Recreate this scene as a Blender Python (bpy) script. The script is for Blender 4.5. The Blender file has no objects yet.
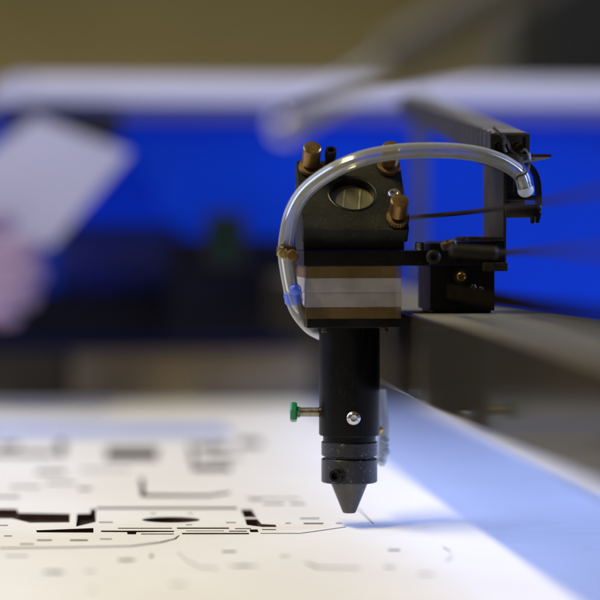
import bpy, bmesh, math, random
from mathutils import Vector, Matrix, Quaternion
random.seed(7)
scene = bpy.context.scene
C = scene.collection
PI = math.pi
MM = 0.001

# ------------------------------------------------------------------ camera frame (all lengths in mm until linked)
F = 2500.0                 # focal length in photo pixels (100 mm lens on a 24 mm square)
D = 2500.0 / 2.4           # distance to the head
H = 127.5                  # lens height above the sheet
YAW = math.atan(0.1)
FW = Vector((math.sin(YAW), math.cos(YAW), 0))
RT = Vector((math.cos(YAW), -math.sin(YAW), 0))
CAM = -FW * D - RT * 20.6 + Vector((0, 0, H))
PITCH = math.atan(79 / F)


def P(px, py, k=1.0):
    """point seen at photo position (px,py), k head-distances in front of the lens"""
    x = (px - 300) / F
    y = -(py - 300) / F
    f = math.cos(PITCH) + y * math.sin(PITCH)
    u = -math.sin(PITCH) + y * math.cos(PITCH)
    s = k * D / f
    return CAM + FW * (f * s) + RT * (x * s) + Vector((0, 0, u * s))


def G(px, py, z=0.0):
    """point of the horizontal plane z seen at (px,py)"""
    x = (px - 300) / F
    y = -(py - 300) / F
    f = math.cos(PITCH) + y * math.sin(PITCH)
    u = -math.sin(PITCH) + y * math.cos(PITCH)
    s = (z - H) / u
    return CAM + FW * (f * s) + RT * (x * s) + Vector((0, 0, u * s))


# ------------------------------------------------------------------ materials
def nodes(name):
    m = bpy.data.materials.new(name)
    m.use_nodes = True
    nt = m.node_tree
    b = nt.nodes['Principled BSDF']
    return m, nt, b


def mat(name, col, rough=0.5, metal=0.0, var=0.25, scale=60.0, dust=0.0, dustcol=(0.35, 0.33, 0.28), bump=0.0,
        bscale=400.0, spec=0.5, rvar=0.12, stretch=None, dscale=900.0):
    m, nt, b = nodes(name)
    L = nt.links
    tc = nt.nodes.new('ShaderNodeTexCoord')
    mp = nt.nodes.new('ShaderNodeMapping')
    L.new(tc.outputs['Object'], mp.inputs['Vector'])
    if stretch:
        mp.inputs['Scale'].default_value = stretch
    n = nt.nodes.new('ShaderNodeTexNoise')
    n.inputs['Scale'].default_value = scale
    n.inputs['Detail'].default_value = 6
    L.new(mp.outputs['Vector'], n.inputs['Vector'])
    r = nt.nodes.new('ShaderNodeValToRGB')
    r.color_ramp.elements[0].position = 0.3
    r.color_ramp.elements[1].position = 0.72
    r.color_ramp.elements[0].color = (*[c * (1 - var) for c in col], 1)
    r.color_ramp.elements[1].color = (*[min(1, c * (1 + var)) for c in col], 1)
    L.new(n.outputs['Fac'], r.inputs['Fac'])
    out = r.outputs['Color']
    if dust > 0:
        n2 = nt.nodes.new('ShaderNodeTexNoise')
        n2.inputs['Scale'].default_value = dscale
        n2.inputs['Detail'].default_value = 3
        L.new(mp.outputs['Vector'], n2.inputs['Vector'])
        r2 = nt.nodes.new('ShaderNodeValToRGB')
        r2.color_ramp.elements[0].position = 0.60
        r2.color_ramp.elements[1].position = 0.76
        r2.color_ramp.elements[1].color = (dust, dust, dust, 1)
        L.new(n2.outputs['Fac'], r2.inputs['Fac'])
        mx = nt.nodes.new('ShaderNodeMix')
        mx.data_type = 'RGBA'
        L.new(r2.outputs['Color'], mx.inputs[0])
        L.new(out, mx.inputs[6])
        mx.inputs[7].default_value = (*dustcol, 1)
        out = mx.outputs[2]
    L.new(out, b.inputs['Base Color'])
    mr = nt.nodes.new('ShaderNodeMapRange')
    mr.inputs['To Min'].default_value = max(0.02, rough - rvar)
    mr.inputs['To Max'].default_value = min(1, rough + rvar)
    L.new(n.outputs['Fac'], mr.inputs['Value'])
    L.new(mr.outputs['Result'], b.inputs['Roughness'])
    b.inputs['Metallic'].default_value = metal
    b.inputs['Specular IOR Level'].default_value = spec
    if bump > 0:
        n3 = nt.nodes.new('ShaderNodeTexNoise')
        n3.inputs['Scale'].default_value = bscale
        n3.inputs['Detail'].default_value = 4
        L.new(mp.outputs['Vector'], n3.inputs['Vector'])
        bp = nt.nodes.new('ShaderNodeBump')
        bp.inputs['Strength'].default_value = bump
        bp.inputs['Distance'].default_value = 0.0005
        L.new(n3.outputs['Fac'], bp.inputs['Height'])
        L.new(bp.outputs['Normal'], b.inputs['Normal'])
    return m


def see_through(name, col, opacity, rough=0.3, metal=0.0, spec=0.5, edge=None):
    """tinted translucent plastic: part of the light goes straight on; more opaque at grazing angles if edge is given"""
    m = mat(name, col, rough, metal, var=0.3, scale=70, spec=spec, dust=0.35, dustcol=tuple(c * 0.55 for c in col), dscale=300)
    nt = m.node_tree
    L = nt.links
    b = nt.nodes['Principled BSDF']
    o = nt.nodes['Material Output']
    t = nt.nodes.new('ShaderNodeBsdfTransparent')
    t.inputs['Color'].default_value = (0.97, 0.96, 0.94, 1)
    mx = nt.nodes.new('ShaderNodeMixShader')
    if edge is not None:
        lw = nt.nodes.new('ShaderNodeLayerWeight')
        lw.inputs['Blend'].default_value = 0.35
        mr = nt.nodes.new('ShaderNodeMapRange')
        mr.inputs['To Min'].default_value = opacity
        mr.inputs['To Max'].default_value = edge
        L.new(lw.outputs['Facing'], mr.inputs['Value'])
        L.new(mr.outputs['Result'], mx.inputs['Fac'])
    else:
        mx.inputs['Fac'].default_value = opacity
    L.new(t.outputs['BSDF'], mx.inputs[1])
    L.new(b.outputs['BSDF'], mx.inputs[2])
    L.new(mx.outputs['Shader'], o.inputs['Surface'])
    return m


M = {}
M['black'] = mat('black_anodised', (0.006, 0.0058, 0.005), 0.36, 0.0, 0.35, 120, dust=0.3, dustcol=(0.05, 0.045, 0.035),
                 bump=0.12, bscale=1500, spec=0.16, dscale=800)
M['black_face'] = mat('black_dusty_face', (0.014, 0.0135, 0.0095), 0.5, 0.0, 0.5, 60, dust=0.6, dustcol=(0.065, 0.062, 0.043),
                      bump=0.2, bscale=1800, spec=0.12, dscale=900)
M['tube_black'] = mat('tube_black', (0.0035, 0.0033, 0.003), 0.3, 0.0, 0.35, 70, dust=0.2, dustcol=(0.05, 0.045, 0.04),
                      bump=0.06, bscale=1500, spec=0.14, stretch=(1, 1, 0.35), dscale=700)
M['collar_black'] = mat('collar_black', (0.013, 0.013, 0.017), 0.26, 0.0, 0.3, 90, dust=0.7, dustcol=(0.2, 0.21, 0.26),
                        bump=0.08, bscale=1500, spec=0.42, dscale=600)
M['cone_grey'] = mat('cone_grey', (0.075, 0.07, 0.066), 0.42, 0.3, 0.3, 90, dust=0.5, dustcol=(0.2, 0.185, 0.16),
                     bump=0.25, bscale=2200, dscale=900)
M['deep_black'] = mat('deep_black', (0.006, 0.006, 0.006), 0.55, 0, 0.3, 60, spec=0.3)
M['brass'] = mat('brass_aged', (0.24, 0.14, 0.045), 0.36, 0.9, 0.35, 160, dust=0.3, dustcol=(0.12, 0.07, 0.03), bump=0.15, bscale=1600)
M['brass_dark'] = mat('brass_dark', (0.15, 0.088, 0.034), 0.42, 0.9, 0.45, 200, dust=0.5, dustcol=(0.06, 0.04, 0.02), bump=0.3, bscale=1800)
M['brass_bright'] = mat('brass_bright', (0.62, 0.44, 0.16), 0.3, 0.95, 0.3, 180, bump=0.1, bscale=1400)
M['steel'] = mat('steel_bright', (0.62, 0.6, 0.58), 0.28, 0.95, 0.2, 160, dust=0.25, dustcol=(0.2, 0.18, 0.15))
M['steel_thread'] = mat('steel_thread', (0.5, 0.46, 0.38), 0.3, 0.95, 0.25, 260)
M['mirror'] = mat('mirror_back', (0.15, 0.14, 0.105), 0.4, 0.2, 0.18, 60, dust=0.2, dustcol=(0.2, 0.19, 0.14), stretch=(1, 1, 1))
M['green'] = mat('green_plastic', (0.0, 0.20, 0.065), 0.28, 0.0, 0.2, 120, bump=0.05)
M['amber'] = see_through('amber_acrylic', (0.17, 0.108, 0.038), 0.62, 0.3, spec=0.35)
M['paper'] = see_through('milky_acrylic', (0.47, 0.435, 0.44), 0.6, 0.4, spec=0.35)
def clear_hose():
    m, nt, b = nodes('clear_silicone')
    L = nt.links
    b.inputs['Base Color'].default_value = (0.66, 0.66, 0.62, 1)
    b.inputs['Roughness'].default_value = 0.3
    t = nt.nodes.new('ShaderNodeBsdfTransparent')
    t.inputs['Color'].default_value = (0.95, 0.95, 0.93, 1)
    lw = nt.nodes.new('ShaderNodeLayerWeight')
    lw.inputs['Blend'].default_value = 0.3
    n = nt.nodes.new('ShaderNodeTexNoise')
    n.inputs['Scale'].default_value = 70
    mr = nt.nodes.new('ShaderNodeMapRange')
    mr.inputs['To Min'].default_value = 0.1
    mr.inputs['To Max'].default_value = 0.72
    L.new(lw.outputs['Facing'], mr.inputs['Value'])
    m2 = nt.nodes.new('ShaderNodeMath')
    m2.operation = 'MULTIPLY_ADD'
    L.new(n.outputs['Fac'], m2.inputs[0])
    m2.inputs[1].default_value = 0.12
    L.new(mr.outputs['Result'], m2.inputs[2])
    mx = nt.nodes.new('ShaderNodeMixShader')
    L.new(m2.outputs['Value'], mx.inputs['Fac'])
    L.new(t.outputs['BSDF'], mx.inputs[1])
    L.new(b.outputs['BSDF'], mx.inputs[2])
    g = nt.nodes.new('ShaderNodeBsdfGlossy')
    g.inputs['Roughness'].default_value = 0.1
    fr = nt.nodes.new('ShaderNodeFresnel')
    fr.inputs['IOR'].default_value = 1.5
    my = nt.nodes.new('ShaderNodeMixShader')
    L.new(fr.outputs['Fac'], my.inputs['Fac'])
    L.new(mx.outputs['Shader'], my.inputs[1])
    L.new(g.outputs['BSDF'], my.inputs[2])
    L.new(my.outputs['Shader'], nt.nodes['Material Output'].inputs['Surface'])
    return m


M['hose'] = clear_hose()
M['hose_end'] = see_through('hose_end_face', (0.75, 0.78, 0.84), 0.8, 0.3)
M['blue_clear'] = see_through('blue_clear_plastic', (0.06, 0.15, 0.95), 0.55, 0.15, spec=0.7)
M['frost'] = see_through('frosted_plastic', (0.7, 0.76, 0.86), 0.6, 0.2, spec=0.8, edge=0.9)
M['beam'] = mat('beam_metal', (0.14, 0.12, 0.08), 0.09, 0.85, 0.22, 25, dust=0.3, dustcol=(0.32, 0.28, 0.2), rvar=0.035,
                stretch=(1, 0.12, 1), bump=0.05, bscale=300, dscale=2200)
M['bracket'] = mat('bracket_dusty', (0.020, 0.014, 0.006), 0.55, 0.0, 0.5, 70, spec=0.25, dust=0.6, dustcol=(0.09, 0.058, 0.024), bump=0.3, bscale=1500, dscale=700)
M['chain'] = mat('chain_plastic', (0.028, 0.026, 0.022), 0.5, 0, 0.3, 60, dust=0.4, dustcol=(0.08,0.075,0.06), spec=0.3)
M['chain_lit'] = mat('chain_lit_top', (0.16, 0.15, 0.14), 0.5, 0, 0.3, 60, dust=0.4)  # lighter copy of the chain grey, light from above put into the colour
M['barrel'] = mat('barrel_dark', (0.014, 0.012, 0.008), 0.5, 0.0, 0.4, 80, spec=0.2)
M['post'] = mat('post_grey', (0.05, 0.05, 0.06), 0.5, 0.2, 0.2, 30)
M['rubber'] = mat('belt_rubber', (0.006, 0.004, 0.002), 0.8, 0, 0.3, 200, spec=0.0)
M['cable'] = mat('cable_black', (0.012, 0.008, 0.007), 0.6, 0, 0.2, 200, spec=0.12)
M['wire'] = mat('wire_metal', (0.09, 0.08, 0.075), 0.3, 0.9, 0.2, 200)
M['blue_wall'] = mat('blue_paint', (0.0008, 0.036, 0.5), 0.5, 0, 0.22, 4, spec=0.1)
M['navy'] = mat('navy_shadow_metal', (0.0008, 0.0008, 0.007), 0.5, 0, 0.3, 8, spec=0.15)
M['wall_shade'] = mat('navy_wall_shade', (0.001, 0.004, 0.06), 0.5, 0, 0.3, 8, spec=0.1)  # halfway tone, the wall's fall-off into the dark put into the colour
M['tie'] = mat('tie_bolt_metal', (0.035, 0.022, 0.009), 0.45, 0.2, 0.3, 150)
M['shadow_band'] = mat('blue_shadow_paint', (0.33, 0.42, 0.75), 0.5, 0, 0.1, 40)  # blue of the shadow band put into the colour
M['cream'] = mat('pale_paint', (0.51, 0.51, 0.64), 0.45, 0, 0.05, 5, bump=0.05)
M['rim_blue'] = mat('blue_grey_rim', (0.17, 0.17, 0.42), 0.5, 0, 0.1, 5)  # bluer tone along the lower part of the rim
M['tan'] = mat('tan_board', (0.30, 0.225, 0.12), 0.6, 0, 0.55, 10)
M['brown'] = mat('brown_board', (0.05, 0.035, 0.014), 0.6, 0, 0.35, 14)
M['room'] = mat('olive_wall_paint', (0.24, 0.21, 0.12), 0.8, 0, 0.12, 3)
M['cabinet'] = mat('dark_cabinet', (0.03, 0.031, 0.03), 0.5, 0, 0.2, 6)
M['pale_frame'] = mat('pale_frame', (0.26, 0.26, 0.24), 0.6, 0, 0.1, 6)
M['strut_dark'] = mat('strut_dark', (0.095, 0.088, 0.065), 0.5, 0.0, 0.2, 30, spec=0.2)
M['strut_rod'] = mat('strut_rod', (0.22, 0.205, 0.15), 0.4, 0.5, 0.1, 30)
M['lens_green'] = mat('green_window', (0.003, 0.018, 0.010), 0.2, 0, 0.3, 30)
M['bed'] = mat('bed_dark', (0.02, 0.014, 0.01), 0.7, 0, 0.5, 90, bump=0.4, bscale=500)
M['char'] = mat('charred_edge', (0.05, 0.014, 0.008), 0.75, 0, 0.5, 150)
M['core'] = mat('core_brown', (0.22, 0.18, 0.14), 0.6, 0, 0.2, 60)
M['beam_top'] = mat('beam_top_metal', (0.15, 0.13, 0.07), 0.5, 0.2, 0.25, 30, stretch=(1, 0.15, 1), bump=0.1)
M['card'] = mat('white_card', (0.33, 0.325, 0.44), 0.6, 0, 0.04, 20)  # lavender light falling on the card mixed into its base colour
M['fabric'] = mat('grey_sleeve', (0.12, 0.12, 0.14), 0.9, 0, 0.2, 200, bump=0.4, bscale=900)


def board_material():
    m, nt, b = nodes('white_board')
    L = nt.links
    tc = nt.nodes.new('ShaderNodeTexCoord')
    n = nt.nodes.new('ShaderNodeTexNoise')
    n.inputs['Scale'].default_value = 9
    n.inputs['Detail'].default_value = 8
    L.new(tc.outputs['Object'], n.inputs['Vector'])
    r = nt.nodes.new('ShaderNodeValToRGB')
    r.color_ramp.elements[0].color = (0.80, 0.775, 0.74, 1)
    r.color_ramp.elements[1].color = (0.86, 0.85, 0.83, 1)
    r.color_ramp.elements[0].position = 0.3
    r.color_ramp.elements[1].position = 0.7
    L.new(n.outputs['Fac'], r.inputs['Fac'])
    # faint smoke stains
    n2 = nt.nodes.new('ShaderNodeTexNoise')
    n2.inputs['Scale'].default_value = 45
    n2.inputs['Detail'].default_value = 5
    L.new(tc.outputs['Object'], n2.inputs['Vector'])
    r2 = nt.nodes.new('ShaderNodeValToRGB')
    r2.color_ramp.elements[0].position = 0.62
    r2.color_ramp.elements[1].position = 0.85
    r2.color_ramp.elements[1].color = (0.3, 0.3, 0.3, 1)
    L.new(n2.outputs['Fac'], r2.inputs['Fac'])
    mx = nt.nodes.new('ShaderNodeMix')
    mx.data_type = 'RGBA'
    L.new(r2.outputs['Color'], mx.inputs[0])
    L.new(r.outputs['Color'], mx.inputs[6])
    mx.inputs[7].default_value = (0.62, 0.55, 0.44, 1)
    L.new(mx.outputs[2], b.inputs['Base Color'])
    b.inputs['Roughness'].default_value = 0.55
    b.inputs['Specular IOR Level'].default_value = 0.3
    mp = nt.nodes.new('ShaderNodeMapping')
    mp.inputs['Scale'].default_value = (0.35, 1, 1)
    L.new(tc.outputs['Object'], mp.inputs['Vector'])
    n3 = nt.nodes.new('ShaderNodeTexNoise')
    n3.inputs['Scale'].default_value = 110
    n3.inputs['Detail'].default_value = 4
    L.new(mp.outputs['Vector'], n3.inputs['Vector'])
    bp = nt.nodes.new('ShaderNodeBump')
    bp.inputs['Strength'].default_value = 0.5
    bp.inputs['Distance'].default_value = 0.0022
    L.new(n3.outputs['Fac'], bp.inputs['Height'])
    L.new(bp.outputs['Normal'], b.inputs['Normal'])
    return m


def skin_material():
    m = mat('skin', (0.27, 0.185, 0.295), 0.5, 0, 0.12, 60, bump=0.15, bscale=700)  # blue light falling on the hand mixed into the skin colour
    b = m.node_tree.nodes['Principled BSDF']
    b.inputs['Subsurface Weight'].default_value = 0.15
    b.inputs['Subsurface Radius'].default_value = (0.006, 0.003, 0.002)
    return m


nt = M['beam'].node_tree
_d = nt.nodes.new('ShaderNodeBsdfDiffuse')
_d.inputs['Color'].default_value = (0.022, 0.019, 0.013, 1)
_m = nt.nodes.new('ShaderNodeMixShader')
_m.inputs['Fac'].default_value = 0.64
nt.links.new(nt.nodes['Principled BSDF'].outputs['BSDF'], _m.inputs[1])
nt.links.new(_d.outputs['BSDF'], _m.inputs[2])
nt.links.new(_m.outputs['Shader'], nt.nodes['Material Output'].inputs['Surface'])
M['board'] = board_material()
M['skin'] = skin_material()


# ------------------------------------------------------------------ shape helpers (bmesh, mm)
def newbm():
    return bmesh.new()


def box(bm, x0, x1, y0, y1, z0, z1, bev=0.4, mtx=None, seg=2):
    r = bmesh.ops.create_cube(bm, size=1)
    vs = r['verts']
    for v in vs:
        v.co = Vector((x0 + (v.co.x + .5) * (x1 - x0), y0 + (v.co.y + .5) * (y1 - y0), z0 + (v.co.z + .5) * (z1 - z0)))
    if mtx:
        for v in vs:
            v.co = mtx @ v.co
    if bev > 0:
        es = list({e for v in vs for e in v.link_edges})
        bmesh.ops.bevel(bm, geom=es, offset=bev, segments=seg, affect='EDGES', profile=0.6)
    return bm


def basis(d):
    d = d.normalized()
    a = Vector((0, 0, 1)) if abs(d.z) < 0.9 else Vector((1, 0, 0))
    u = d.cross(a).normalized()
    return u, d.cross(u).normalized(), d


def lathe(bm, p, d, prof, seg=48, rot=0.0):
    """revolve (radius, height) pairs about the axis d through p; ends close where the radius is 0"""
    p = Vector(p)
    u, w, d = basis(Vector(d))
    rings = []
    for r, h in prof:
        if r <= 1e-6:
            rings.append([bm.verts.new(p + d * h)])
        else:
            rings.append([bm.verts.new(p + d * h + u * (r * math.cos(rot + 2 * PI * i / seg)) + w * (r * math.sin(rot + 2 * PI * i / seg)))
                          for i in range(seg)])
    for a, b in zip(rings, rings[1:]):
        for i in range(seg):
            j = (i + 1) % seg
            if len(a) == 1 and len(b) == 1:
                continue
            if len(a) == 1:
                bm.faces.new((a[0], b[i], b[j]))
            elif len(b) == 1:
                bm.faces.new((a[i], b[0], a[j]))
            else:
                bm.faces.new((a[i], b[i], b[j], a[j]))
    return bm


def cyl(bm, p0, p1, r, r2=None, ch=0.35, seg=40):
    p0 = Vector(p0)
    p1 = Vector(p1)
    h = (p1 - p0).length
    r2 = r if r2 is None else r2
    c = min(ch, h * .3, r * .4, r2 * .5)
    return lathe(bm, p0, p1 - p0, [(0, 0), (r - c, 0), (r, c), (r2, h - c), (r2 - c, h), (0, h)], seg)


def ball(bm, p, r, seg=24):
    n = 12
    prof = [(r * math.sin(PI * i / n), -r * math.cos(PI * i / n)) for i in range(n + 1)]
    prof[0] = (0, -r)
    prof[-1] = (0, r)
    return lathe(bm, p, (0, 0, 1), prof, seg)


def smooth(pts, n=8):
    pts = [Vector(p) for p in pts]
    q = [pts[0] * 2 - pts[1]] + pts + [pts[-1] * 2 - pts[-2]]
    out = []
    for i in range(1, len(q) - 2):
        a, b, c, d = q[i - 1:i + 3]
        for k in range(n):
            t = k / n
            out.append(0.5 * ((2 * b) + (c - a) * t + (2 * a - 5 * b + 4 * c - d) * t * t + (3 * b - a - 3 * c + d) * t ** 3))
    out.append(pts[-1])
    return out


def sweep(bm, pts, r, seg=16, caps=True, ri=None):
    """tube along pts; with ri it is hollow"""
    pts = [Vector(p) for p in pts]
    t0 = (pts[1] - pts[0]).normalized()
    u, w, _ = basis(t0)
    fr = []
    prev = t0
    for i, p in enumerate(pts):
        t = (pts[min(i + 1, len(pts) - 1)] - pts[max(i - 1, 0)]).normalized()
        q = prev.rotation_difference(t)
        u = q @ u
        w = q @ w
        prev = t
        fr.append((p, u.copy(), w.copy()))

    def wall(rad, flip):
        rings = [[bm.verts.new(p + a * (rad * math.cos(2 * PI * i / seg)) + b * (rad * math.sin(2 * PI * i / seg))) for i in range(seg)]
                 for p, a, b in fr]
        for A, B in zip(rings, rings[1:]):
            for i in range(seg):
                j = (i + 1) % seg
                bm.faces.new((A[i], A[j], B[j], B[i]) if not flip else (A[i], B[i], B[j], A[j]))
        return rings
    o = wall(r, False)
    if ri:
        n = wall(ri, True)
        for A, B in ((o[0], n[0]), (n[-1], o[-1])):
            for i in range(seg):
                j = (i + 1) % seg
                bm.faces.new((A[j], A[i], B[i], B[j]))
    elif caps:
        bm.faces.new(list(reversed(o[0])))
        bm.faces.new(o[-1])
    return bm


def prism(bm, poly, x0, x1, bev=0.4):
    """polygon of (y,z) pushed along x"""
    a = [bm.verts.new((x0, y, z)) for y, z in poly]
    b = [bm.verts.new((x1, y, z)) for y, z in poly]
    n = len(poly)
    fs = [bm.faces.new(a), bm.faces.new(list(reversed(b)))]
    for i in range(n):
        j = (i + 1) % n
        fs.append(bm.faces.new((a[j], a[i], b[i], b[j])))
    bmesh.ops.recalc_face_normals(bm, faces=fs)
    if bev:
        bmesh.ops.bevel(bm, geom=list({e for f in fs for e in f.edges}), offset=bev, segments=2, affect='EDGES', profile=0.6)
    return bm


def flat_plate(outer, holes, t, mtx=None, bevel=0.0):
    """2-D outline with holes, thickness t below z=0, as a bmesh"""
    cu = bpy.data.curves.new('outline', 'CURVE')
    cu.dimensions = '2D'
    cu.fill_mode = 'BOTH'
    for loop in [outer] + holes:
        s = cu.splines.new('POLY')
        s.points.add(len(loop) - 1)
        for i, q in enumerate(loop):
            s.points[i].co = (q[0], q[1], 0, 1)
        s.use_cyclic_u = True
    cu.extrude = t / 2
    cu.bevel_depth = bevel
    cu.bevel_resolution = 1
    ob = bpy.data.objects.new('outline', cu)
    C.objects.link(ob)
    dg = bpy.context.evaluated_depsgraph_get()
    me = bpy.data.meshes.new_from_object(ob.evaluated_get(dg))
    bm = bmesh.new()
    bm.from_mesh(me)
    bmesh.ops.remove_doubles(bm, verts=bm.verts, dist=1e-4)
    bpy.data.objects.remove(ob)
    bpy.data.curves.remove(cu)
    bpy.data.meshes.remove(me)
    bmesh.ops.translate(bm, verts=bm.verts, vec=(0, 0, -t / 2 - bevel))
    if mtx:
        bmesh.ops.transform(bm, matrix=mtx, verts=bm.verts)
    return bm


def circle(cx, cy, r, n=48):
    return [(cx + r * math.cos(2 * PI * i / n), cy + r * math.sin(2 * PI * i / n)) for i in range(n)]


# ------------------------------------------------------------------ object helpers
def obj(name, bm, m, parent=None, angle=35, mats=None):
    bmesh.ops.recalc_face_normals(bm, faces=bm.faces)
    if parent is not None:
        p = parent
        off = Vector()
        while p is not None:
            off += p.location
            p = p.parent
        bmesh.ops.translate(bm, verts=bm.verts, vec=-off / MM)
    bmesh.ops.scale(bm, verts=bm.verts, vec=(MM, MM, MM))
    me = bpy.data.meshes.new(name)
    bm.to_mesh(me)
    bm.free()
    for f in me.polygons:
        f.use_smooth = True
    me.set_sharp_from_angle(angle=math.radians(angle))
    for q in (mats or [m]):
        me.materials.append(q)
    o = bpy.data.objects.new(name, me)
    C.objects.link(o)
    o.parent = parent
    wn = o.modifiers.new('weighted', 'WEIGHTED_NORMAL')
    wn.keep_sharp = True
    return o


def tag(o, label=None, cat=None, group=None, kind=None):
    if label:
        o['label'] = label
    if cat:
        o['category'] = cat
    if group:
        o['group'] = group
    if kind:
        o['kind'] = kind
    return o


def thing(name, loc, label, cat, group=None):
    o = bpy.data.objects.new(name, None)
    o.empty_display_size = 0.01
    C.objects.link(o)
    o.location = Vector(loc) * MM
    return tag(o, label, cat, group)


# ------------------------------------------------------------------ the setting: bed
bm = newbm()
box(bm, -900, 900, -700, 745, -40, -3.2, 0)
tag(obj('cutting_bed', bm, M['bed']), kind='structure')
bm = newbm()
box(bm, -5000, 5000, -3500, 5000, -900, -880, 0)
tag(obj('floor', bm, M['cabinet']), kind='structure')

# ------------------------------------------------------------------ the white board with its cuts
T = 3.0


def gp(pts):
    return [tuple(G(x, y)[:2]) for x, y in pts]


def slit(x0, x1, y, th=1.2):
    return gp([(x0, y - th / 2), (x1, y - th / 2), (x1, y + th / 2), (x0, y + th / 2)])


def band(pts, th):
    """thin cut along a pixel polyline, th px tall"""
    up = [(x, y - th / 2) for x, y in pts]
    dn = [(x, y + th / 2) for x, y in reversed(pts)]
    return gp(up + dn)


holes = [
    gp([(-60, 508), (17, 509), (18.5, 513), (70, 513.7), (69.5, 522.5), (30, 522.8), (12, 518.5), (-60, 518)]),
    gp([(90.5, 509), (95.8, 509), (95.8, 522), (76, 526.6), (77, 513.9), (90.5, 513.5)]),
    gp([(36, 530.3), (93.5, 528.0), (93.5, 532.7), (37, 532.4)]),
    gp([(101, 530.5), (174, 530.7), (174, 532), (136.5, 532.2), (136, 534.4), (127.5, 534.4), (127, 532.2), (101, 532)]),
    gp([(240.7, 509.5), (251.8, 509.5), (256.6, 517.4), (244.2, 517.4)]),
    gp([(244.8, 518.9), (257.3, 518.9), (261.5, 524), (275.5, 524.7), (276.7, 527.0), (262, 527.0), (246.7, 525)]),
    slit(96.8, 237, 508.2, 1.9),
    slit(99, 113, 522.3, 0.9),
    slit(-60, 8, 525.4, 0.9),
    slit(235, 251, 528.6, 0.9),
    slit(177, 229, 528.2, 1.3),
    slit(118, 172, 528.3, 0.9),
    slit(226, 236, 522.6, 0.9),
    gp([(249.5, 529.4), (257.5, 529.4), (258.8, 532.2), (250.5, 532.2)]),
    slit(182, 249, 533.6, 1.5),
    slit(300, 319.5, 518.5, 1.0),
    slit(303.5, 323.5, 523.5, 1.3),
    slit(285.5, 291, 523.3, 0.9),
    slit(336, 342, 523.3, 0.9),
    band([(260.5, 533.4), (300, 533.4), (322, 530.4), (334, 528.6), (346, 527)], 0.7),
    gp([(357.4, 508.7), (358.6, 508.7), (374.2, 523.9), (372.8, 523.9)]),
    gp([(0, 547.6), (60, 547), (130, 545.6), (160, 541.8), (174, 538.5), (178.5, 535.3), (180, 535.3), (176, 539.2), (162, 542.8), (131, 546.6), (60, 548), (0, 548.6)]),
    gp([(171 + 29 * math.cos(2 * PI * i / 40), 519.8 + 2.9 * math.sin(2 * PI * i / 40)) for i in range(40)]),
    slit(141, 174, 534.0, 0.9), slit(186, 224, 530.9, 0.6), slit(229, 247, 531.2, 0.9), slit(262, 276, 529.6, 0.9),
    # out-of-focus cuts nearer the lens
    slit(37, 52, 540.2, 1.2), slit(70, 88, 540.2, 1.4), slit(4, 12, 536, 0.9), slit(20, 34, 544, 1.0),
    gp([(42, 571.4), (60, 570.8), (66, 572.2), (58, 573.2), (44, 572.8)]), gp([(118, 559.2), (132, 558.8), (138, 560), (126, 561), (117, 560.4)]), slit(100, 112, 539, .9),
    slit(222, 236, 551.5, 1.3), gp([(226, 565.6), (246, 564.8), (262, 566), (240, 566.8)]), slit(170, 186, 584, 1.1),
    slit(388, 400, 550, 1.4), slit(384, 395, 567, 1.2), slit(418, 434, 574, 1.0),
    slit(280, 290, 556, 0.8), gp([(306, 562), (318, 566.5), (360, 567.5), (360, 568.4), (316, 567.6), (304, 562)]),
    band([(443, 547), (450, 551), (452, 557), (446, 561)], 1.1),
    band([(178, 552), (186, 560), (200, 567), (218, 568.5)], 0.9), slit(6, 28, 556, 0.8), slit(84, 96, 571, 0.9), slit(150,153,556,3),
    slit(88, 96, 590, 1.0),
    # behind the head
    gp([(57, 441.5), (66, 441.5), (65, 456), (56, 456)]), gp([(-20, 451.5), (54, 451.5), (54, 456), (-20, 456)]), gp([(0, 444), (20, 444), (19, 448.5), (-3, 448.5)]),
    gp([(106, 448), (158, 448), (158, 460), (106, 460)]),
    gp([(192, 465), (231, 465), (231, 471), (192, 471)]), gp([(189, 443.5), (194, 443.5), (196, 464), (191, 464)]), gp([(197, 444.5), (227, 444.5), (227, 450.5), (197, 450.5)]),
    slit(36, 66, 472, 3.0), slit(80, 130, 470, 1.4), gp([(238, 440), (262, 440), (262, 446), (238, 446)]),
    gp([(139.5, 478), (143.5, 478), (145.5, 494), (208, 494.6), (230, 491.8), (230, 494), (208, 497.2), (140.5, 497)]),
    slit(78, 92, 489, 2.0), slit(46, 75, 483, 1.6), slit(-20, 20, 497, 1.6), slit(150, 156, 513.5, .7), slit(188, 193, 513.5, .7), slit(186, 192, 524.8, .7), slit(250, 262, 500, 1.0), slit(263, 284, 504, 1.2), slit(290, 305, 504, 1.2),
    slit(10, 40, 487, 1.4),
    slit(206, 240, 457, 3.0), slit(246, 300, 498.5, 0.9),
]
bm = flat_plate([(-480, -560), (480, -560), (480, 728), (-480, 728)], holes, T)
for f in bm.faces:
    f.material_index = 0 if abs(f.normal.z) > 0.7 else 1
tag(obj('board_sheet', bm, None, mats=[M['board'], M['char']], angle=30),
    'white board with dark laser-cut openings lying flat under the cutting head', 'board')

# thin strip added to stand in for a blue shadow band on the far board
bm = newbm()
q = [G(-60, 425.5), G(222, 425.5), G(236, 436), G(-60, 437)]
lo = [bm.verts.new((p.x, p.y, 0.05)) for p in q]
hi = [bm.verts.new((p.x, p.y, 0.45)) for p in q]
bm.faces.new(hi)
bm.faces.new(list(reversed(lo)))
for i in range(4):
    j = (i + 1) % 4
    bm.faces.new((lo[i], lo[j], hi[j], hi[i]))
tag(obj('blue_shadow_strip', bm, M['shadow_band']), 'thin blue strip standing in for a shadow band on the far left of the white board', 'strip')

# ------------------------------------------------------------------ laser head
head = thing('laser_head', (0, 0, 5.4), 'black laser cutting head pointing down at the white board', 'laser head')


def z_(py):
    return (527 - py) / 2.4


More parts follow.
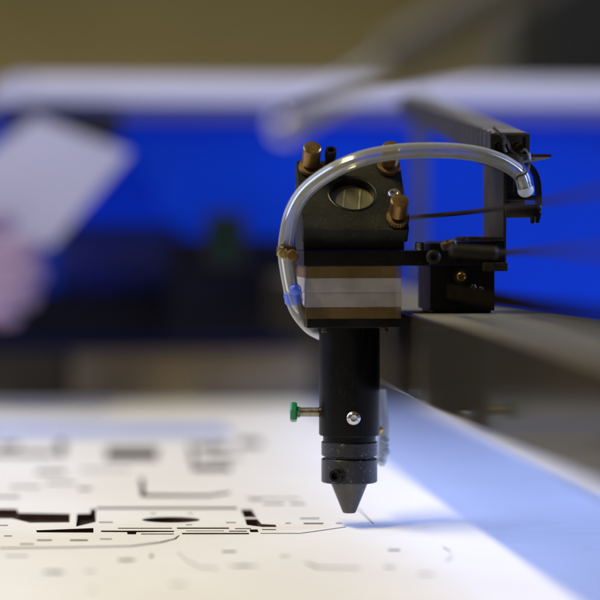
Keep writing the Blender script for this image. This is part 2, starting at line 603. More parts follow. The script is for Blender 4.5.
def x_(px):
    return (px - 349.5) / 2.4


# lens tube (down to the thin neck), with the lower rim
bm = newbm()
lathe(bm, (0, 0, 0), (0, 0, 1), [(0, z_(441.5)), (11.0, z_(441.5)), (11.0, z_(435.6)), (12.3, z_(435.4)), (12.7, z_(434)), (12.7, z_(326)), (0, z_(326))], 72)
obj('lens_tube', bm, M['tube_black'], head)
bm = newbm()
lathe(bm, (0, 0, 0), (0, 0, 1), [(0, z_(456)), (11.3, z_(456)), (11.7, z_(455)), (11.7, z_(442.4)), (11.3, z_(441.5)), (0, z_(441.5))], 72)
obj('retaining_ring', bm, M['collar_black'], head)
bm = newbm()
lathe(bm, (0, 0, 0), (0, 0, 1), [(0, z_(482.5)), (11.3, z_(482.5)), (11.7, z_(481.5)), (11.7, z_(459.5)), (11.2, z_(458.4)), (9.2, z_(458.3)), (9.2, z_(456)), (0, z_(456))], 72)
col = obj('nozzle_collar', bm, M['collar_black'], head)
bm = newbm()
lathe(bm, (0, 0, 0), (0, 0, 1), [(1.2, z_(508)), (1.5, z_(513.5)), (2.4, z_(513.6)), (2.8, z_(512.6)), (7.9, z_(482.5)), (7.9, z_(480))], 64)
obj('nozzle', bm, M['cone_grey'], head)


def on_tube(px, py, R=12.7):
    """point and outward direction on the tube front at photo position"""
    a = math.asin(max(-1, min(1, x_(px) / R)))
    d = (-FW * math.cos(a) + RT * math.sin(a)).normalized()
    return d * R + Vector((0, 0, z_(py))), d


# socket screw on the collar
p, d = on_tube(337.2, 473.6, 11.7)
bm = newbm()
lathe(bm, p - d * 1.5, d, [(0, 0), (2.9, 0), (2.9, 3.6), (2.5, 4.2), (1.5, 4.2), (1.5, 2.2), (0, 2.2)], 32)
obj('socket_screw', bm, M['black'], head)
bm = newbm()
lathe(bm, p - d * 0.9, d, [(3.5, 0), (3.5, 1.6), (3.2, 1.8), (2.9, 1.8)], 32)
obj('washer', bm, M['bracket'], head)
# bright screw on the tube
p, d = on_tube(353, 416)
bm = newbm()
lathe(bm, p - d * 1.0, d, [(0, 0), (2.9, 0), (2.9, 1.6), (2.3, 2.4), (1.4, 2.7), (1.2, 2.2), (0, 2.1)], 32)
obj('round_screw', bm, M['steel'], head)
# green locking bolt on the left
bz = z_(412.5)
bm = newbm()
prof = [(0, 0)]
h = 0.0
while h < 9.8:
    prof += [(1.75, h), (2.15, h + .22), (2.15, h + .35), (1.75, h + .57)]
    h += 0.7
prof += [(1.7, 9.9), (0, 9.9)]
lathe(bm, RT * (-11.8) + Vector((0, 0, bz)), -RT, prof, 28)
bolt = obj('green_bolt', bm, M['steel_thread'], head)
bm = newbm()
lathe(bm, RT * (-20.7) + Vector((0, 0, bz)), -RT, [(0, 0), (2.4, 0), (2.4, 1.0), (3.9, 1.2), (4.3, 1.7), (4.3, 3.3), (3.8, 4.0), (0, 4.1)], 6, rot=0.3)
obj('bolt_head', bm, M['green'], bolt, angle=25)

# holder block: two amber sheets, two milky sheets, black foot plate, arm plate
XL, XR = x_(301), x_(395.5)
lay = [('amber_layer', 265.3, 277, 'amber', 0), ('milky_layer', 277.1, 291.2, 'paper', -.15), ('milky_layer', 291.3, 305.8, 'paper', 0.15), ('amber_layer', 305.9, 317.2, 'amber', -.1)]
for n, a, b, m, dx in lay:
    bm = newbm()
    box(bm, XL + dx, XR + dx, -19.5 + dx, 19.5, z_(b), z_(a), 0.25)
    obj(n, bm, M[m], head)
bm = newbm()
box(bm, XL + .35, XR - .45, -6.0, 19, z_(316.5), z_(266), 0.3)
obj('block_core', bm, M['core'], head)
bm = newbm()
box(bm, XL + .4, XR - 0.2, -20, 19.5, z_(326), z_(317.3), 0.35)
obj('foot_plate', bm, M['black'], head)
for px in (320.5, 379.5):
    bm = newbm()
    cyl(bm, (x_(px), -16.6, z_(330.5)), (x_(px), -16.6, z_(265.4)), 1.5)
    obj('tie_bolt', bm, M['tie'], head)
bm = newbm()
box(bm, x_(299), x_(424), -19.5, 19.5, z_(265), z_(250.3), 0.35)
obj('arm_plate', bm, M['black'], head)

# 45 degree mirror mount
y0, z0 = -21.0, z_(229.5)
u = Vector((1, 0, 0))
v = Vector((0, math.sqrt(.5), math.sqrt(.5)))
nrm = Vector((0, -math.sqrt(.5), math.sqrt(.5)))
cxm = 0.3
PM = Matrix(((1, 0, 0, cxm), (0, v.y, nrm.y, y0), (0, v.z, nrm.z, z0), (0, 0, 0, 1)))
W, Lp = 21.6, 40.5
MR = 10.2
mcx, mcv = 0.3, 21.0


def rrect(x0, y0_, x1, y1, r, n=5):
    out = []
    for cx, cy, a in ((x1 - r, y1 - r, 0), (x0 + r, y1 - r, 90), (x0 + r, y0_ + r, 180), (x1 - r, y0_ + r, 270)):
        for i in range(n + 1):
            t = math.radians(a + 90 * i / n)
            out.append((cx + r * math.cos(t), cy + r * math.sin(t)))
    return out


bm = flat_plate(rrect(-W, 0, W, Lp, 0.8), [circle(mcx, mcv, MR, 64)], 6.6, PM, bevel=0.25)
plate = obj('mirror_plate', bm, M['black_face'], head)
bm = newbm()
s = math.sqrt(.5)
g = 7.3
prism(bm, [(y0 + g * s + 1.5, z_(249.9)), (y0 + g * s + 1.5, z0 - g * s + 1.5), (y0 + g * s + 34 * s, z0 - g * s + 34 * s), (20, z0 - g * s + 34 * s), (20, z_(249.9))], -20.8, 21.0, 0.35)
obj('mirror_housing', bm, M['deep_black'], head)


def on_plate(uu, vv, h=0.0):
    return PM @ Vector((uu, vv, h))


# lip and mirror
bm = newbm()
lathe(bm, on_plate(mcx, mcv, -4.2), nrm, [(8.9, 0), (8.9, 3.6), (9.3, 4.3), (10.0, 4.5), (10.5, 4.3), (10.5, 3.4)], 64)
obj('mirror_ring', bm, M['black'], head)
bm = newbm()
lathe(bm, on_plate(mcx, mcv, -6.6), nrm, [(0, 2.6), (9.3, 2.6), (9.3, 1.6), (0, 1.6)], 48)
mir = obj('mirror', bm, M['mirror'], head)
bm = newbm()
for a in (-3.2, 3.4):
    # two soft raised ribs on the back of the mirror
    p0 = on_plate(mcx + a - 1.0, mcv - 8.0, -4.95)
    p1 = on_plate(mcx + a + 1.0, mcv + 6.5, -4.8)
    sweep(bm, [p0, p0.lerp(p1, .3), p0.lerp(p1, .6), p1], 1.1, 12)
obj('mirror_rib', bm, M['mirror'], mir)


def thumbscrew(uu, vv, h=13.0):
    bm = newbm()
    pts = [(0, 0)]
    lathe(bm, on_plate(uu, vv, 0), nrm, [(0, 0), (2.2, 0), (2.2, 3.6), (3.5, 3.9), (3.8, 4.3), (3.8, h - .6), (3.3, h), (0, h + .1)], 40)
    k = obj('thumbscrew', bm, M['brass'], head)
    bm = newbm()
    # knurled lock nut
    n = 56
    prof = [(2.2, 0.2), (4.6, 0.2), (4.95, .6), (4.95, 2.2), (4.6, 2.7), (2.4, 2.9)]
    lathe(bm, on_plate(uu, vv, 0), nrm, prof, n)
    bm.verts.ensure_lookup_table()
    ctr = on_plate(uu, vv, 0)
    for i in range(n):
        for ring in (2, 3):
            w = bm.verts[ring * n + i]
            ax = ctr + nrm * (w.co - ctr).dot(nrm)
            if i % 2:
                w.co = ax + (w.co - ax) * 0.95
    obj('lock_nut', bm, M['brass_dark'], k, angle=20)
    return k


thumbscrew(-16.4, 35.4)
thumbscrew(16.6, 35.8)
thumbscrew(17.3, 5.2, 12)
# black socket post and flush socket screw
bm = newbm()
lathe(bm, on_plate(-8.4, 36.2, 0), nrm, [(0, 0), (2.1, 0), (2.1, 6.2), (2.45, 6.4), (2.45, 10.2), (2.2, 10.6), (1.3, 10.6), (1.2, 8.6), (0, 8.6)], 32)
obj('socket_post', bm, M['black'], head)
bm = newbm()
lathe(bm, on_plate(17.6, 20.6, 0), nrm, [(2.6, 0), (2.6, .7), (2.2, 1.2), (1.5, 1.2), (1.4, 0.3), (0, 0.3)], 32)
obj('socket_screw', bm, M['steel'], head)
# lamp-black front lip dust line
# ------------------------------------------------------------------ fitting behind the nozzle
bm = newbm()
a = P(384.5, 404, 1.018)
b_ = P(380.5, 434, 1.018)
sweep(bm, smooth([P(380, 390, 1.022), P(382.5, 420, 1.02), P(382.5, 440, 1.018), P(380.5, 462, 1.017)]), 2.6, 14)
fit = obj('air_fitting', bm, M['frost'], head)
bm = newbm()
for (px, py, r) in ((384.5, 441, 2.4), (385.0, 452, 2.6), (381.5, 462, 2.2), (385.5, 446, 1.8)):
    bmesh.ops.create_icosphere(bm, subdivisions=1, radius=r, matrix=Matrix.Translation(P(px, py, 1.017)) @ Matrix.Rotation(px, 4, 'Y'))
obj('fitting_nut', bm, M['frost'], fit, angle=10)
bm = newbm()
cyl(bm, P(377, 434, 1.016), P(382, 428, 1.016), 1.6)
obj('fitting_barb', bm, M['brass_bright'], fit)

# ------------------------------------------------------------------ clear air hose
KH = 0.975
hose_px = [(322, 333, 1.012), (311, 327, 1.0), (301, 316, .990), (295, 305, .985), (291.5, 291, .982), (287.5, 270, .98), (285.5, 252, .978), (287.5, 232, .976), (292, 213, .974), (302, 195, .972),
           (317, 181, .97), (339, 167.5, .968), (365, 157.5, .967), (395, 152, .968), (425, 150.3, .970), (455, 151, .972), (480, 154.5, .974), (500, 161, .976), (514, 169, .978), (521.5, 176.5, .979), (525, 187, .98)]
pts = smooth([P(*q) for q in hose_px], 8)
hose = thing('air_hose', P(525, 187, .98), 'clear plastic air hose arching over the cutting head', 'hose')
bm = newbm()
sweep(bm, pts, 3.2, 20, ri=2.0)
obj('hose_wall', bm, M['hose'], hose)
bm = newbm()
lathe(bm, pts[-1] - (pts[-1] - pts[-2]).normalized() * 3.0, pts[-1] - pts[-2], [(0, -4), (1.9, -4), (2.0, 2.9), (3.3, 3.1), (3.5, 4.2), (3.3, 5.4), (2.6, 6.4), (1.4, 7.0), (0, 7.2)], 20)
obj('hose_plug', bm, M['hose_end'], hose)

# blue push-fit sleeve round the lower hose
sl = thing('hose_sleeve', P(292.5, 294, .982), 'small clear blue sleeve on the lower end of the air hose', 'hose fitting')
bm = newbm()
c = P(293, 296, .983)
dirv = (P(292, 285, .982) - P(295.5, 306, .985)).normalized()
lathe(bm, c - dirv * 3.6, dirv, [(3.3, 0.6), (3.7, .8), (3.9, 1.4), (3.75, 3.0), (4.0, 4.2), (3.7, 5.6), (3.3, 6.0)], 24)
obj('sleeve_collar', bm, M['blue_clear'], sl)
bm = newbm()
ball(bm, P(295.5, 289.5, .977), 2.5)
obj('sleeve_button', bm, M['blue_clear'], sl)

# brass clamp holding the hose against the plate edge
cl = thing('hose_clamp', P(287, 252, .975), 'little brass clamp holding the air hose at the left edge of the arm plate', 'clamp')
bm = newbm()
lathe(bm, P(286, 256.5, .978), (0.05, 0, 1), [(3.3, 0), (4.0, .2), (4.0, 4.0), (3.3, 4.2)], 28)
obj('clamp_band', bm, M['brass'], cl)
bm = newbm()
for (x0, x1, ya, yb) in ((278.5, 284, 247, 258), (280, 284, 243.5, 248)):
    a = P(x0, yb, .973)
    b = P(x1, ya, .973)
    box(bm, a.x, b.x, a.y - 2, a.y + 2, a.z, b.z, 0.6)
obj('clamp_lug', bm, M['brass_bright'], cl)
bm = newbm()
c = P(292.5, 255.5, .972)
lathe(bm, c + FW * 4, -FW, [(0, 0), (2.0, 0), (2.0, 4), (2.5, 4.4), (2.5, 6.2), (2.1, 6.8), (0, 7)], 24)
obj('clamp_screw', bm, M['brass'], cl)
bm = newbm()
c = P(283.0, 253.5, .972)
lathe(bm, c + FW * 2, -FW, [(0, 0), (2.4, 0), (2.4, 2.4), (2.0, 3.0), (0, 3.1)], 6)
obj('clamp_nut', bm, M['brass_bright'], cl)

# ------------------------------------------------------------------ gantry beam
BX0, BX1, BZ0, BZ1 = 23.2, 82.0, 55.0, 89.0
beam = thing('gantry_beam', (56, 0, 55), 'polished metal gantry beam running away behind the cutting head', 'beam')
bm = newbm()
box(bm, BX0, BX1, -620, 735, BZ0, BZ1, 1.2, seg=3)
obj('beam_profile', bm, M['beam'], beam)
bm = newbm()
box(bm, BX0 + .6, BX1 - .6, -620, 734, BZ1 + 0.02, BZ1 + 0.5, 0.2)
obj('top_strip', bm, M['beam_top'], beam)

# ------------------------------------------------------------------ carriage
car = thing('carriage', (45, 0, 93), 'black carriage block with upright bracket riding on the gantry beam', 'carriage')
bm = newbm()
box(bm, 31.5, 58.3, -17, 18, 90.6, 108.9, 0.5)
box(bm, 33, 57, -15.5, 16.5, 89.55, 90.8, 0.2)
obj('slider_block', bm, M['black'], car)
bm = newbm()
box(bm, 35.0, 60.5, -23, 19, 109.2, 119.0, 0.7)
box(bm, 30.0, 41, -25, 6, 109.3, 118.4, 0.6)
obj('clamp_block', bm, M['black'], car)
bm = newbm()
p = P(433.5, 257, .973)
lathe(bm, p + FW * 3, -FW, [(0, 0), (2.9, 0), (2.9, 3.8), (2.3, 4.6), (1.3, 4.6), (1.3, 3), (0, 3)], 28)
obj('socket_screw', bm, M['barrel'], car)
bm = newbm()
cyl(bm, P(450, 250, .93), P(497, 253, .93), 2.3, ch=.5)
obj('adjuster_barrel', bm, M['barrel'], car)
bm = newbm()
cyl(bm, P(441, 247, .97), P(456, 242, .97), 1.9, ch=.6)
cyl(bm, P(445, 250, .97), P(448, 240, .97), 1.6, ch=.5)
obj('adjuster_lever', bm, M['tie'], car)
bm = newbm()
box(bm, 46, 60.8, -24.5, 8, 119.2, 121, 0.4)
obj('cover_strip', bm, M['bracket'], car)
bm = newbm()
cyl(bm, P(419.5, 250, .985), P(419.5, 242, .985), 1.8)
obj('stud', bm, M['steel_thread'], car)
p = P(461, 276.5, .981)
bm = newbm()
lathe(bm, p + FW * 2, -FW, [(0, 0), (2.2, 0), (2.2, 1.6), (1.9, 2.5), (1.25, 3.0), (1.05, 2.0), (0, 2.0)], 28)
obj('dome_screw', bm, M['brass'], car)
bm = newbm()
lathe(bm, p + FW * 2.2, -FW, [(2.2, 0.2), (3.1, 0.2), (3.1, 0.9), (2.2, 1.0)], 28)
obj('washer', bm, M['barrel'], car)
bm = newbm()
cyl(bm, P(473.5, 287, .986), P(473.5, 287.4, .977), 1.3, ch=.3, seg=6)
cyl(bm, P(481, 288.5, .986), P(481, 288.9, .979), 0.9, ch=.2)
obj('small_nut', bm, M['tie'], car)
bm = newbm()
box(bm, 52, 62.0, -27, -19, 107.0, 110.5, 0.5)
obj('lower_tab', bm, M['bracket'], car)
# upright plate
bm = newbm()
box(bm, 60.9, 62.2, -22, 26, 108.5, 151.5, 0.35)
obj('upright_plate', bm, M['bracket'], car)
# pulley cage right of the plate
bm = newbm()
cyl(bm, P(505, 211.3, .985), P(538.5, 211.3, .985), 2.75, ch=.3)
obj('lower_roller', bm, M['bracket'], car)
bm = newbm()
cyl(bm, P(505, 198, .99), P(536, 198, .99), 1.05, ch=.2)
obj('cage_rod', bm, M['bracket'], car)
bm = newbm()
box(bm, 62.4, 68, -8, 12, 139.5, 147.5, 0.6)
box(bm, 66.5, 73.5, -4, 12, 131.5, 146, 0.6)
obj('cage_block', bm, M['deep_black'], car)
bm = newbm()
pts2 = [P(527, 163, .985), P(533.5, 170, .985), P(537.5, 181, .985), P(538.7, 196, .985), P(538.2, 212, .985), P(536, 223, .985)]
cs = smooth(pts2, 5)
for sgn in (0,):
    prev = None
    for q in cs:
        ring = [bm.verts.new(q + RT * dx + FW * dy) for dx, dy in ((-0.7, -6), (0.7, -6), (0.7, 9), (-0.7, 9))]
        if prev:
            for i in range(4):
                bm.faces.new((prev[i], prev[(i + 1) % 4], ring[(i + 1) % 4], ring[i]))
        else:
            bm.faces.new(ring)
        prev = ring
    bm.faces.new(prev)
obj('cage_cheek', bm, M['black'], car)
bm = newbm()
cyl(bm, P(538, 208.5, .979), P(541, 208.5, .979), 1.9)
cyl(bm, P(533, 216, .979), P(533, 223.5, .979), 1.1)
obj('roller_nut', bm, M['black'], car)
# top plate
bm = newbm()
rot = Matrix.Translation((0, -28, 154.8)) @ Matrix.Rotation(math.radians(-5), 4, 'X')
bm2 = flat_plate([(52, 0), (79.5, 0), (79.5, 4), (70, 34), (60, 34), (52, 20)], [circle(64, 9, 1.6, 20), circle(73, 8, 1.3, 20)], 1.3, rot)
bm.free()
obj('top_plate', bm2, M['bracket'], car)
bm = newbm()
box(bm, 61.0, 66, -21, 20, 150.0, 153.2, 0.4)
obj('plate_flange', bm, M['bracket'], car)

# thin tie wires
def wire(name, px, label, r=0.55):
    bm = newbm()
    sweep(bm, smooth([P(*q) for q in px], 6), r * 0.75, 8)
    tag(obj(name, bm, M['wire']), label, 'wire')


wire('tie_wire', [(493, 127.5, .965), (500, 134, .965), (504, 138.5, .966), (504, 147, .968), (506, 151.5, .97)],
     'short bent wire end sticking up beside the end of the drag chain', 0.75)
wire('tie_wire', [(503, 134, .968), (508, 143, .968), (511, 150, .968), (517, 155, .967), (521, 160, .966), (524.5, 171, .968)],
     'thin wire running down from the chain onto the clear hose', 0.6)
wire('tie_wire', [(521, 152, .968), (525, 149.5, .965), (528.5, 153, .963), (529.5, 161, .962), (528, 169, .963), (524.5, 174, .966), (519, 176, .97), (516, 179, .972)],
     'looped wire tied round the right end of the clear hose', 0.6)

# ------------------------------------------------------------------ drag chain
ch0 = P(510, 149, 1.0)
ch1 = P(412, 105, 1.42)
ch = thing('drag_chain', ch0, 'grey ribbed cable chain rising away behind the upright bracket', 'cable chain')
dv = (ch1 - ch0)
L_ = dv.length
dn = dv.normalized()
sx = dn.cross(Vector((0, 0, 1))).normalized()
uz = sx.cross(dn)
n = 30
CM = Matrix((sx, dn, uz)).transposed().to_4x4()
CM.translation = ch0
for i in range(n):
    bm = newbm()
    a = L_ * i / n
    b = L_ * (i + .82) / n
    if i == 0:
        box(bm, -8.3, -6.6, a, b, -5, 6.3, 0.3, CM)
        box(bm, 6.6, 8.3, a, b, -5, 6.3, 0.3, CM)
        box(bm, -6.5, 6.5, a, b, 5.0, 6.2, 0.3, CM)
        box(bm, -6.5, 6.5, a + 2, b, -5, -3.8, 0.3, CM)
    else:
        box(bm, -8.3, 8.3, a, b, -5.5, 6, 0.8, CM)
        box(bm, -7.4, 7.4, b - 1, L_ * (i + 1) / n + 1, -5.2, 5.2, 0, CM)
    obj('chain_link', bm, M['chain'], ch)
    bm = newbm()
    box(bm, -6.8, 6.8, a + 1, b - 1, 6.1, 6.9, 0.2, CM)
    obj('lit_link_top', bm, M['chain_lit'], ch)  # thin pale caps added to paint the lit top of each link
bm = newbm()
for dx, c in ((-3.5, 0), (0.5, 1), (4, 2)):
    sweep(bm, [CM @ Vector((dx, -1 - c, 0.5)), CM @ Vector((dx, 14, 0.5)), CM @ Vector((dx, 30, .5))], 1.8, 12)
obj('inner_cable', bm, M['cable'], ch)

# far support of the chain
sp = thing('chain_support', P(422, 300, 1.46), 'dark upright post on the far part of the gantry beam', 'post')
bm = newbm()
a = P(418, 108, 1.46)
b = P(427, 108, 1.46)
box(bm, a.x, b.x, a.y, a.y + 30, 89.6, a.z, 1)
obj('support_post', bm, M['post'], sp)
bm = newbm()
box(bm, a.x - 6, b.x + 6, a.y - 6, a.y + 36, 89.55, 93, 1)
obj('support_foot', bm, M['post'], sp)

# ------------------------------------------------------------------ belt and cables
def belt(name, a, b, hgt, thk, m, label):
    bm = newbm()
    a = Vector(a)
    b = Vector(b)
    d = (b - a).normalized()
    s = d.cross(Vector((0, 0, 1))).normalized() * thk / 2
    up = Vector((0, 0, hgt / 2))
    nseg = 60
    prev = None
    for i in range(nseg + 1):
        q = a.lerp(b, i / nseg)
        r = [bm.verts.new(q + e) for e in (-s - up, s - up, s + up, -s + up)]
        if prev:
            for k in range(4):
                bm.faces.new((prev[k], prev[(k + 1) % 4], r[(k + 1) % 4], r[k]))
        else:
            bm.faces.new(r)
        prev = r
    bm.faces.new(prev)
    tag(obj(name, bm, m), label, 'drive belt')


belt('drive_belt', (34, -48, 99.5), (34, -620, 99.5), 5.5, 1.6, M['rubber'], 'dark brown drive belt running along the top of the gantry beam')


def cable(pxs, r, label):
    bm = newbm()
    sweep(bm, smooth([P(*q) for q in pxs], 10), r, 12)
    tag(obj('cable', bm, M['cable']), label, 'cable')


cable([(385, 219.5, 1.06), (440, 215, 1.0), (483, 210.5, .955), (540, 202, .86), (600, 191, .74), (700, 170, .6)], 0.95,
      'thin dark cable crossing the upright bracket at lens height')
cable([(496, 253, .95), (540, 251, .84), (600, 251, .7), (720, 252, .55)], 1.1,
      'dark cable leaving the clamp block towards the lens')

# ------------------------------------------------------------------ machine end wall
WK = 1.71


def wy(px, py, k=WK):
    return P(px, py, k)


wall = thing('machine_end_wall', (0, 742, 0), 'blue end wall of the cutter with a pale rounded rim', 'machine wall')
y_w = 742.0


def wp(px, py, y=y_w):
    """photo position carried onto the plane y = const"""
    r = P(px, py, 1.0) - CAM
    s = (y - CAM.y) / r.y
    q = CAM + r * s
    return q.x, q.z


bm = newbm()
x0, _ = wp(-60, 200)
x1, _ = wp(700, 200)
_, zt = wp(300, 121)
_, zm = wp(300, 104)
box(bm, x0, x1, y_w, y_w + 12, -3, zt, 0)
obj('blue_panel', bm, M['blue_wall'], wall)
bm = newbm()
xr0, zr0 = wp(-14, 122)
xr1, zr1 = wp(720, 79)
prof = [(y_w - 16, zm + 0.1), (y_w - 16, zr1 - 8), (y_w - 9, zr1 - 2), (y_w, zr1), (y_w + 40, zr1), (y_w + 40, zm + .1)]
prism(bm, prof, xr0 + 34, xr1, 1.0)
# rounded left corner of the rim
for i in range(10):
    a0 = PI / 2 + PI / 2 * i / 10
    a1 = PI / 2 + PI / 2 * (i + 1) / 10
    hh = zr1 - zm
    q0 = [(34 * math.cos(a0), hh * math.sin(a0)), (34 * math.cos(a1), hh * math.sin(a1))]
    vs = []
    for yy in (y_w - 12, y_w + 40):
        for (cx, cz) in q0 + [(q0[1][0], 0), (q0[0][0], 0)]:
            vs.append(bm.verts.new((xr0 + 34 + cx + (0.2 if False else 0), yy, zm + 0.1 + max(cz, 0))))
    f, k = vs[:4], vs[4:]
    try:
        bm.faces.new(f)
        bm.faces.new(k)
        for j in range(4):
            bm.faces.new((f[j], f[(j + 1) % 4], k[(j + 1) % 4], k[j]))
    except ValueError:
        pass
obj('pale_rim', bm, M['cream'], wall)
bm = newbm()
prism(bm, [(y_w - 14, zm), (y_w + 39, zm), (y_w + 39, zt + .1), (y_w - 1, zt + .1)], xr0 + 3, xr1, 1.0)
obj('rim_underside', bm, M['rim_blue'], wall)
# lower fittings in front of the wall
bm = newbm()
x0, z0_ = wp(-60, 396, y_w - 10)
x1, z1_ = wp(460, 346, y_w - 10)
box(bm, x0, x1, y_w - 10, y_w - .5, 0.2, z1_, 0.8)
obj('brown_skirting', bm, M['brown'], wall)
bm = newbm()
x0, _ = wp(72, 396, y_w - 14)
x1, z1_ = wp(312, 350, y_w - 14)
box(bm, x0, x1, y_w - 16, y_w - 10.5, 2, z1_, 0.8)
obj('tan_skirting', bm, M['tan'], wall)
bm = newbm()
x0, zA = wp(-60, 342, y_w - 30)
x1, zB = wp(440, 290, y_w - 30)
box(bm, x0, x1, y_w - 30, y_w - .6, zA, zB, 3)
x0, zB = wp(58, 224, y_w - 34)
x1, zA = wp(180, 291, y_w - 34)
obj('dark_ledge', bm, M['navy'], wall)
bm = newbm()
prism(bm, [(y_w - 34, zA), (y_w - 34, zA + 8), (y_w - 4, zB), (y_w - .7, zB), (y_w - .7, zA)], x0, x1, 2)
obj('shade_slope', bm, M['wall_shade'], wall)  # added piece that steps the blue wall down into painted shade

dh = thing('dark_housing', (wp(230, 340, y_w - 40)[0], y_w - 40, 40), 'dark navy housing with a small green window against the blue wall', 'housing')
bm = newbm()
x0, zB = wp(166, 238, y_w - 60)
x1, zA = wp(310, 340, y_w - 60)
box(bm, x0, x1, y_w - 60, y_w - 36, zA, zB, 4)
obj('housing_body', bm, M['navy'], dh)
bm = newbm()
x0, zB = wp(205, 212, y_w - 62)
x1, zA = wp(246, 268, y_w - 62)
box(bm, x0, x1, y_w - 66, y_w - 60.5, zA, zB, 2)
obj('window_frame', bm, M['deep_black'], dh)
bm = newbm()
x0, zB = wp(214, 222, y_w - 66)
x1, zA = wp(236, 258, y_w - 66)
box(bm, x0, x1, y_w - 68, y_w - 66.5, zA, zB, .6)
obj('window_pane', bm, M['lens_green'], dh)
# black bar under the rim
bm = newbm()
x0, zA = wp(12, 140, y_w - 40)
x1, zB = wp(122, 113, y_w - 40)
box(bm, x0, x1, y_w - 40, y_w - 16, zA, zB, 4)
tag(obj('black_bar', bm, M['deep_black']), 'black bar under the pale rim behind the held white card', 'bar')

# ------------------------------------------------------------------ room behind
bm = newbm()
box(bm, -3000, 3000, 3200, 3260, -880, 1500, 0)
rw = obj('room_wall', bm, M['room'])
tag(rw, 'olive room wall far behind the machine', 'wall', kind='structure')
cab = thing('dark_cabinet', (P(580, 40, 3.2).x, P(580, 40, 3.2).y, -880), 'dark cabinet standing far back at the upper right', 'cabinet')
a = P(524, 60, 3.2)
b = P(760, -120, 3.2)
bm = newbm()
box(bm, a.x, b.x, a.y, a.y + 350, -880, b.z, 8)
obj('cabinet_body', bm, M['cabinet'], cab)
a = P(484, 60, 3.3)
b = P(516, -120, 3.3)
bm = newbm()
box(bm, a.x, b.x, a.y, a.y + 60, -880, b.z, 6)
tag(obj('door_post', bm, M['pale_frame']), 'pale grey post left of the dark cabinet in the far room', 'post')

# ------------------------------------------------------------------ gas strut near the lens
st = thing('gas_strut', P(285, 126, 0.64), 'blurred dark gas strut slanting up to the right with a bright ball end', 'gas strut')
s0 = P(286, 125, 0.64)
s1 = P(390, 62, .62)
s2 = P(560, -42, .59)
bm = newbm()
cyl(bm, s0, s1 + (s1 - s0) * .1, 3.2)
obj('strut_rod', bm, M['strut_rod'], st)
bm = newbm()
cyl(bm, s1, s2, 6.0, ch=1.5)
obj('strut_cylinder', bm, M['strut_dark'], st)
bm = newbm()
ball(bm, s0, 3.6)
obj('ball_joint', bm, M['steel'], st)

# ------------------------------------------------------------------ person's hand with a card
KC = 1.6
per = thing('person', P(-140, 420, KC), "person's hand reaching in from the left holding a white card", 'person')


def skin_body(name, pts, edges, rad, m, parent, sub=2):
    me = bpy.data.meshes.new(name)
    off = parent.location
    me.from_pydata([Vector(p) * MM - off for p in pts], edges, [])
    o = bpy.data.objects.new(name, me)
    C.objects.link(o)
    md = o.modifiers.new('skin', 'SKIN')
    md.use_smooth_shade = True
    for i, r in enumerate(rad):
        me.skin_vertices[0].data[i].radius = (r * MM, r * MM)
    me.skin_vertices[0].data[0].use_root = True
    sb = o.modifiers.new('sub', 'SUBSURF')
    sb.levels = sub
    sb.render_levels = sub
    dg = bpy.context.evaluated_depsgraph_get()
    m2 = bpy.data.meshes.new_from_object(o.evaluated_get(dg))
    o.modifiers.clear()
    o.data = m2
    m2.name = name
    for f in m2.polygons:
        f.use_smooth = True
    m2.materials.clear()
    m2.materials.append(m)
    o.parent = parent
    return o


pts, edges, rad = [], [], []


def vtx(p, r, link=None):
    pts.append(p)
    rad.append(r)
    i = len(pts) - 1
    if link is not None:
        edges.append((link, i))
    return i


wr = vtx(P(-150, 330, KC), 24)
fo = vtx(P(-330, 420, KC + .02), 33, wr)
fo2 = vtx(P(-560, 530, KC + .04), 40, fo)
pa = vtx(P(-92, 298, KC), 25, wr)
for (ky, tipx, r, dz) in ((250, 43, 8.6, 0), (272, 46, 8.8, 0), (294, 38, 8.4, 0), (313, 22, 7.2, 0)):
    k1 = vtx(P(-46, ky + 8, KC - .012), r + 2.5, pa)
    k2 = vtx(P(-8, ky - 1, KC - .030), r + .3, k1)
    k3 = vtx(P(tipx - 14, ky, KC - .034), r, k2)
    k4 = vtx(P(tipx - 8, ky + 3, KC - .014), r - .8, k3)
    k5 = vtx(P(tipx - 24, ky + 6, KC - .006), r - 1.6, k4)
t1 = vtx(P(-70, 262, KC - .022), 11.5, pa)
t2 = vtx(P(-36, 238, KC - .03), 9.6, t1)
t3 = vtx(P(-8, 226, KC - .026), 9.0, t2)
t4 = vtx(P(14, 221, KC - .016), 7.2, t3)
skin_body('hand', pts, edges, rad, M['skin'], per)
bm = newbm()
sweep(bm, smooth([P(-255, 383, KC + .012), P(-330, 420, KC + .02), P(-450, 478, KC + .03), P(-600, 550, KC + .045)], 5), 44, 24, ri=41)
obj('sleeve', bm, M['fabric'], per)

bm = newbm()
cp = [P(36, 117, KC + .015), P(130, 153, KC + .015), P(52, 246, KC + .0), P(-95, 250, KC), P(-60, 190, KC + .01)]
nn = (cp[1] - cp[0]).cross(cp[2] - cp[0]).normalized() * 0.9
fa = [bm.verts.new(p + nn) for p in cp]
fb = [bm.verts.new(p - nn) for p in cp]
bm.faces.new(fa)
bm.faces.new(list(reversed(fb)))
for i in range(5):
    j = (i + 1) % 5
    bm.faces.new((fa[j], fa[i], fb[i], fb[j]))
tag(obj('white_card', bm, M['card']), 'blurred white card tilted in the hand at the left', 'card')

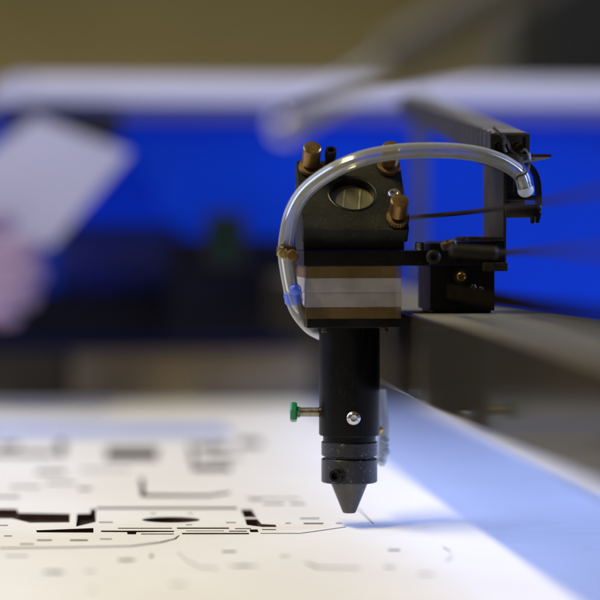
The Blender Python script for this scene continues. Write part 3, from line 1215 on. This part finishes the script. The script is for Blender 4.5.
# ------------------------------------------------------------------ light
def area(name, loc, target, size, power, col, sy=None):
    l = bpy.data.lights.new(name, 'AREA')
    l.energy = power
    l.color = col
    l.size = size
    if sy:
        l.shape = 'RECTANGLE'
        l.size_y = sy
    o = bpy.data.objects.new(name, l)
    C.objects.link(o)
    o.location = loc
    o.rotation_euler = (Vector(target) - Vector(loc)).to_track_quat('-Z', 'Y').to_euler()
    return o


kd = Vector((0.51, 0.16, -1.0)).normalized()
key = area('key_lamp', Vector((0.03, 0, 0)) - kd * 2.2, (0.03, 0, 0), 0.14, 43, (1.0, 0.85, 0.38), 1.0)
_z = -kd
_y = (Vector((0, 1, 0)) - _z * _z.y).normalized()
_x = _y.cross(_z)
key.rotation_euler = Matrix((_x, _y, _z)).transposed().to_euler()      # a long strip lamp hung parallel to the gantry
area('window_light', (-1.1, 0.35, 0.75), (0.1, 0.1, 0), 1.2, 20, (0.45, 0.55, 1.0))
area('blue_fill', (0.62, 0.08, 0.34), (0.09, -0.08, 0.0), 0.35, 7.6, (0.33, 0.46, 1.0))  # added unseen fill, brightens the blue shaded part of the board
area('wall_fill', (0.8, 0.1, 0.75), (0.15, 0.742, 0.13), 0.5, 2.2, (0.5, 0.6, 1.0))  # added unseen fill for the blue end wall
area('room_wall_fill', (-0.1, 2.86, 0.0), (-0.1, 3.2, 0.22), 1.6, 2.6, (1.0, 0.85, 0.52), 0.12)  # added fill hidden behind the machine, lights the olive wall from below

w = bpy.data.worlds.new('World')
scene.world = w
w.use_nodes = True
bg = w.node_tree.nodes['Background']
bg.inputs['Color'].default_value = (0.52, 0.5, 0.5, 1)
bg.inputs['Strength'].default_value = 0.055

# ------------------------------------------------------------------ camera
cd = bpy.data.cameras.new('camera')
cam = bpy.data.objects.new('camera', cd)
C.objects.link(cam)
cam.location = CAM * MM
cam.rotation_euler = (PI / 2 - PITCH, 0, -YAW)
cd.sensor_fit = 'HORIZONTAL'
cd.sensor_width = 24
cd.lens = 100
cd.clip_start = 0.02
cd.clip_end = 100
cd.dof.use_dof = True
cd.dof.focus_distance = (D - 12) * MM
cd.dof.aperture_fstop = 3.1
cd.dof.aperture_blades = 0
scene.camera = cam
scene.view_settings.view_transform = 'Standard'
scene.view_settings.look = 'None'
scene.view_settings.exposure = 0
scene.render.engine = 'CYCLES'
scene.cycles.transparent_max_bounces = 16
scene.cycles.max_bounces = 8
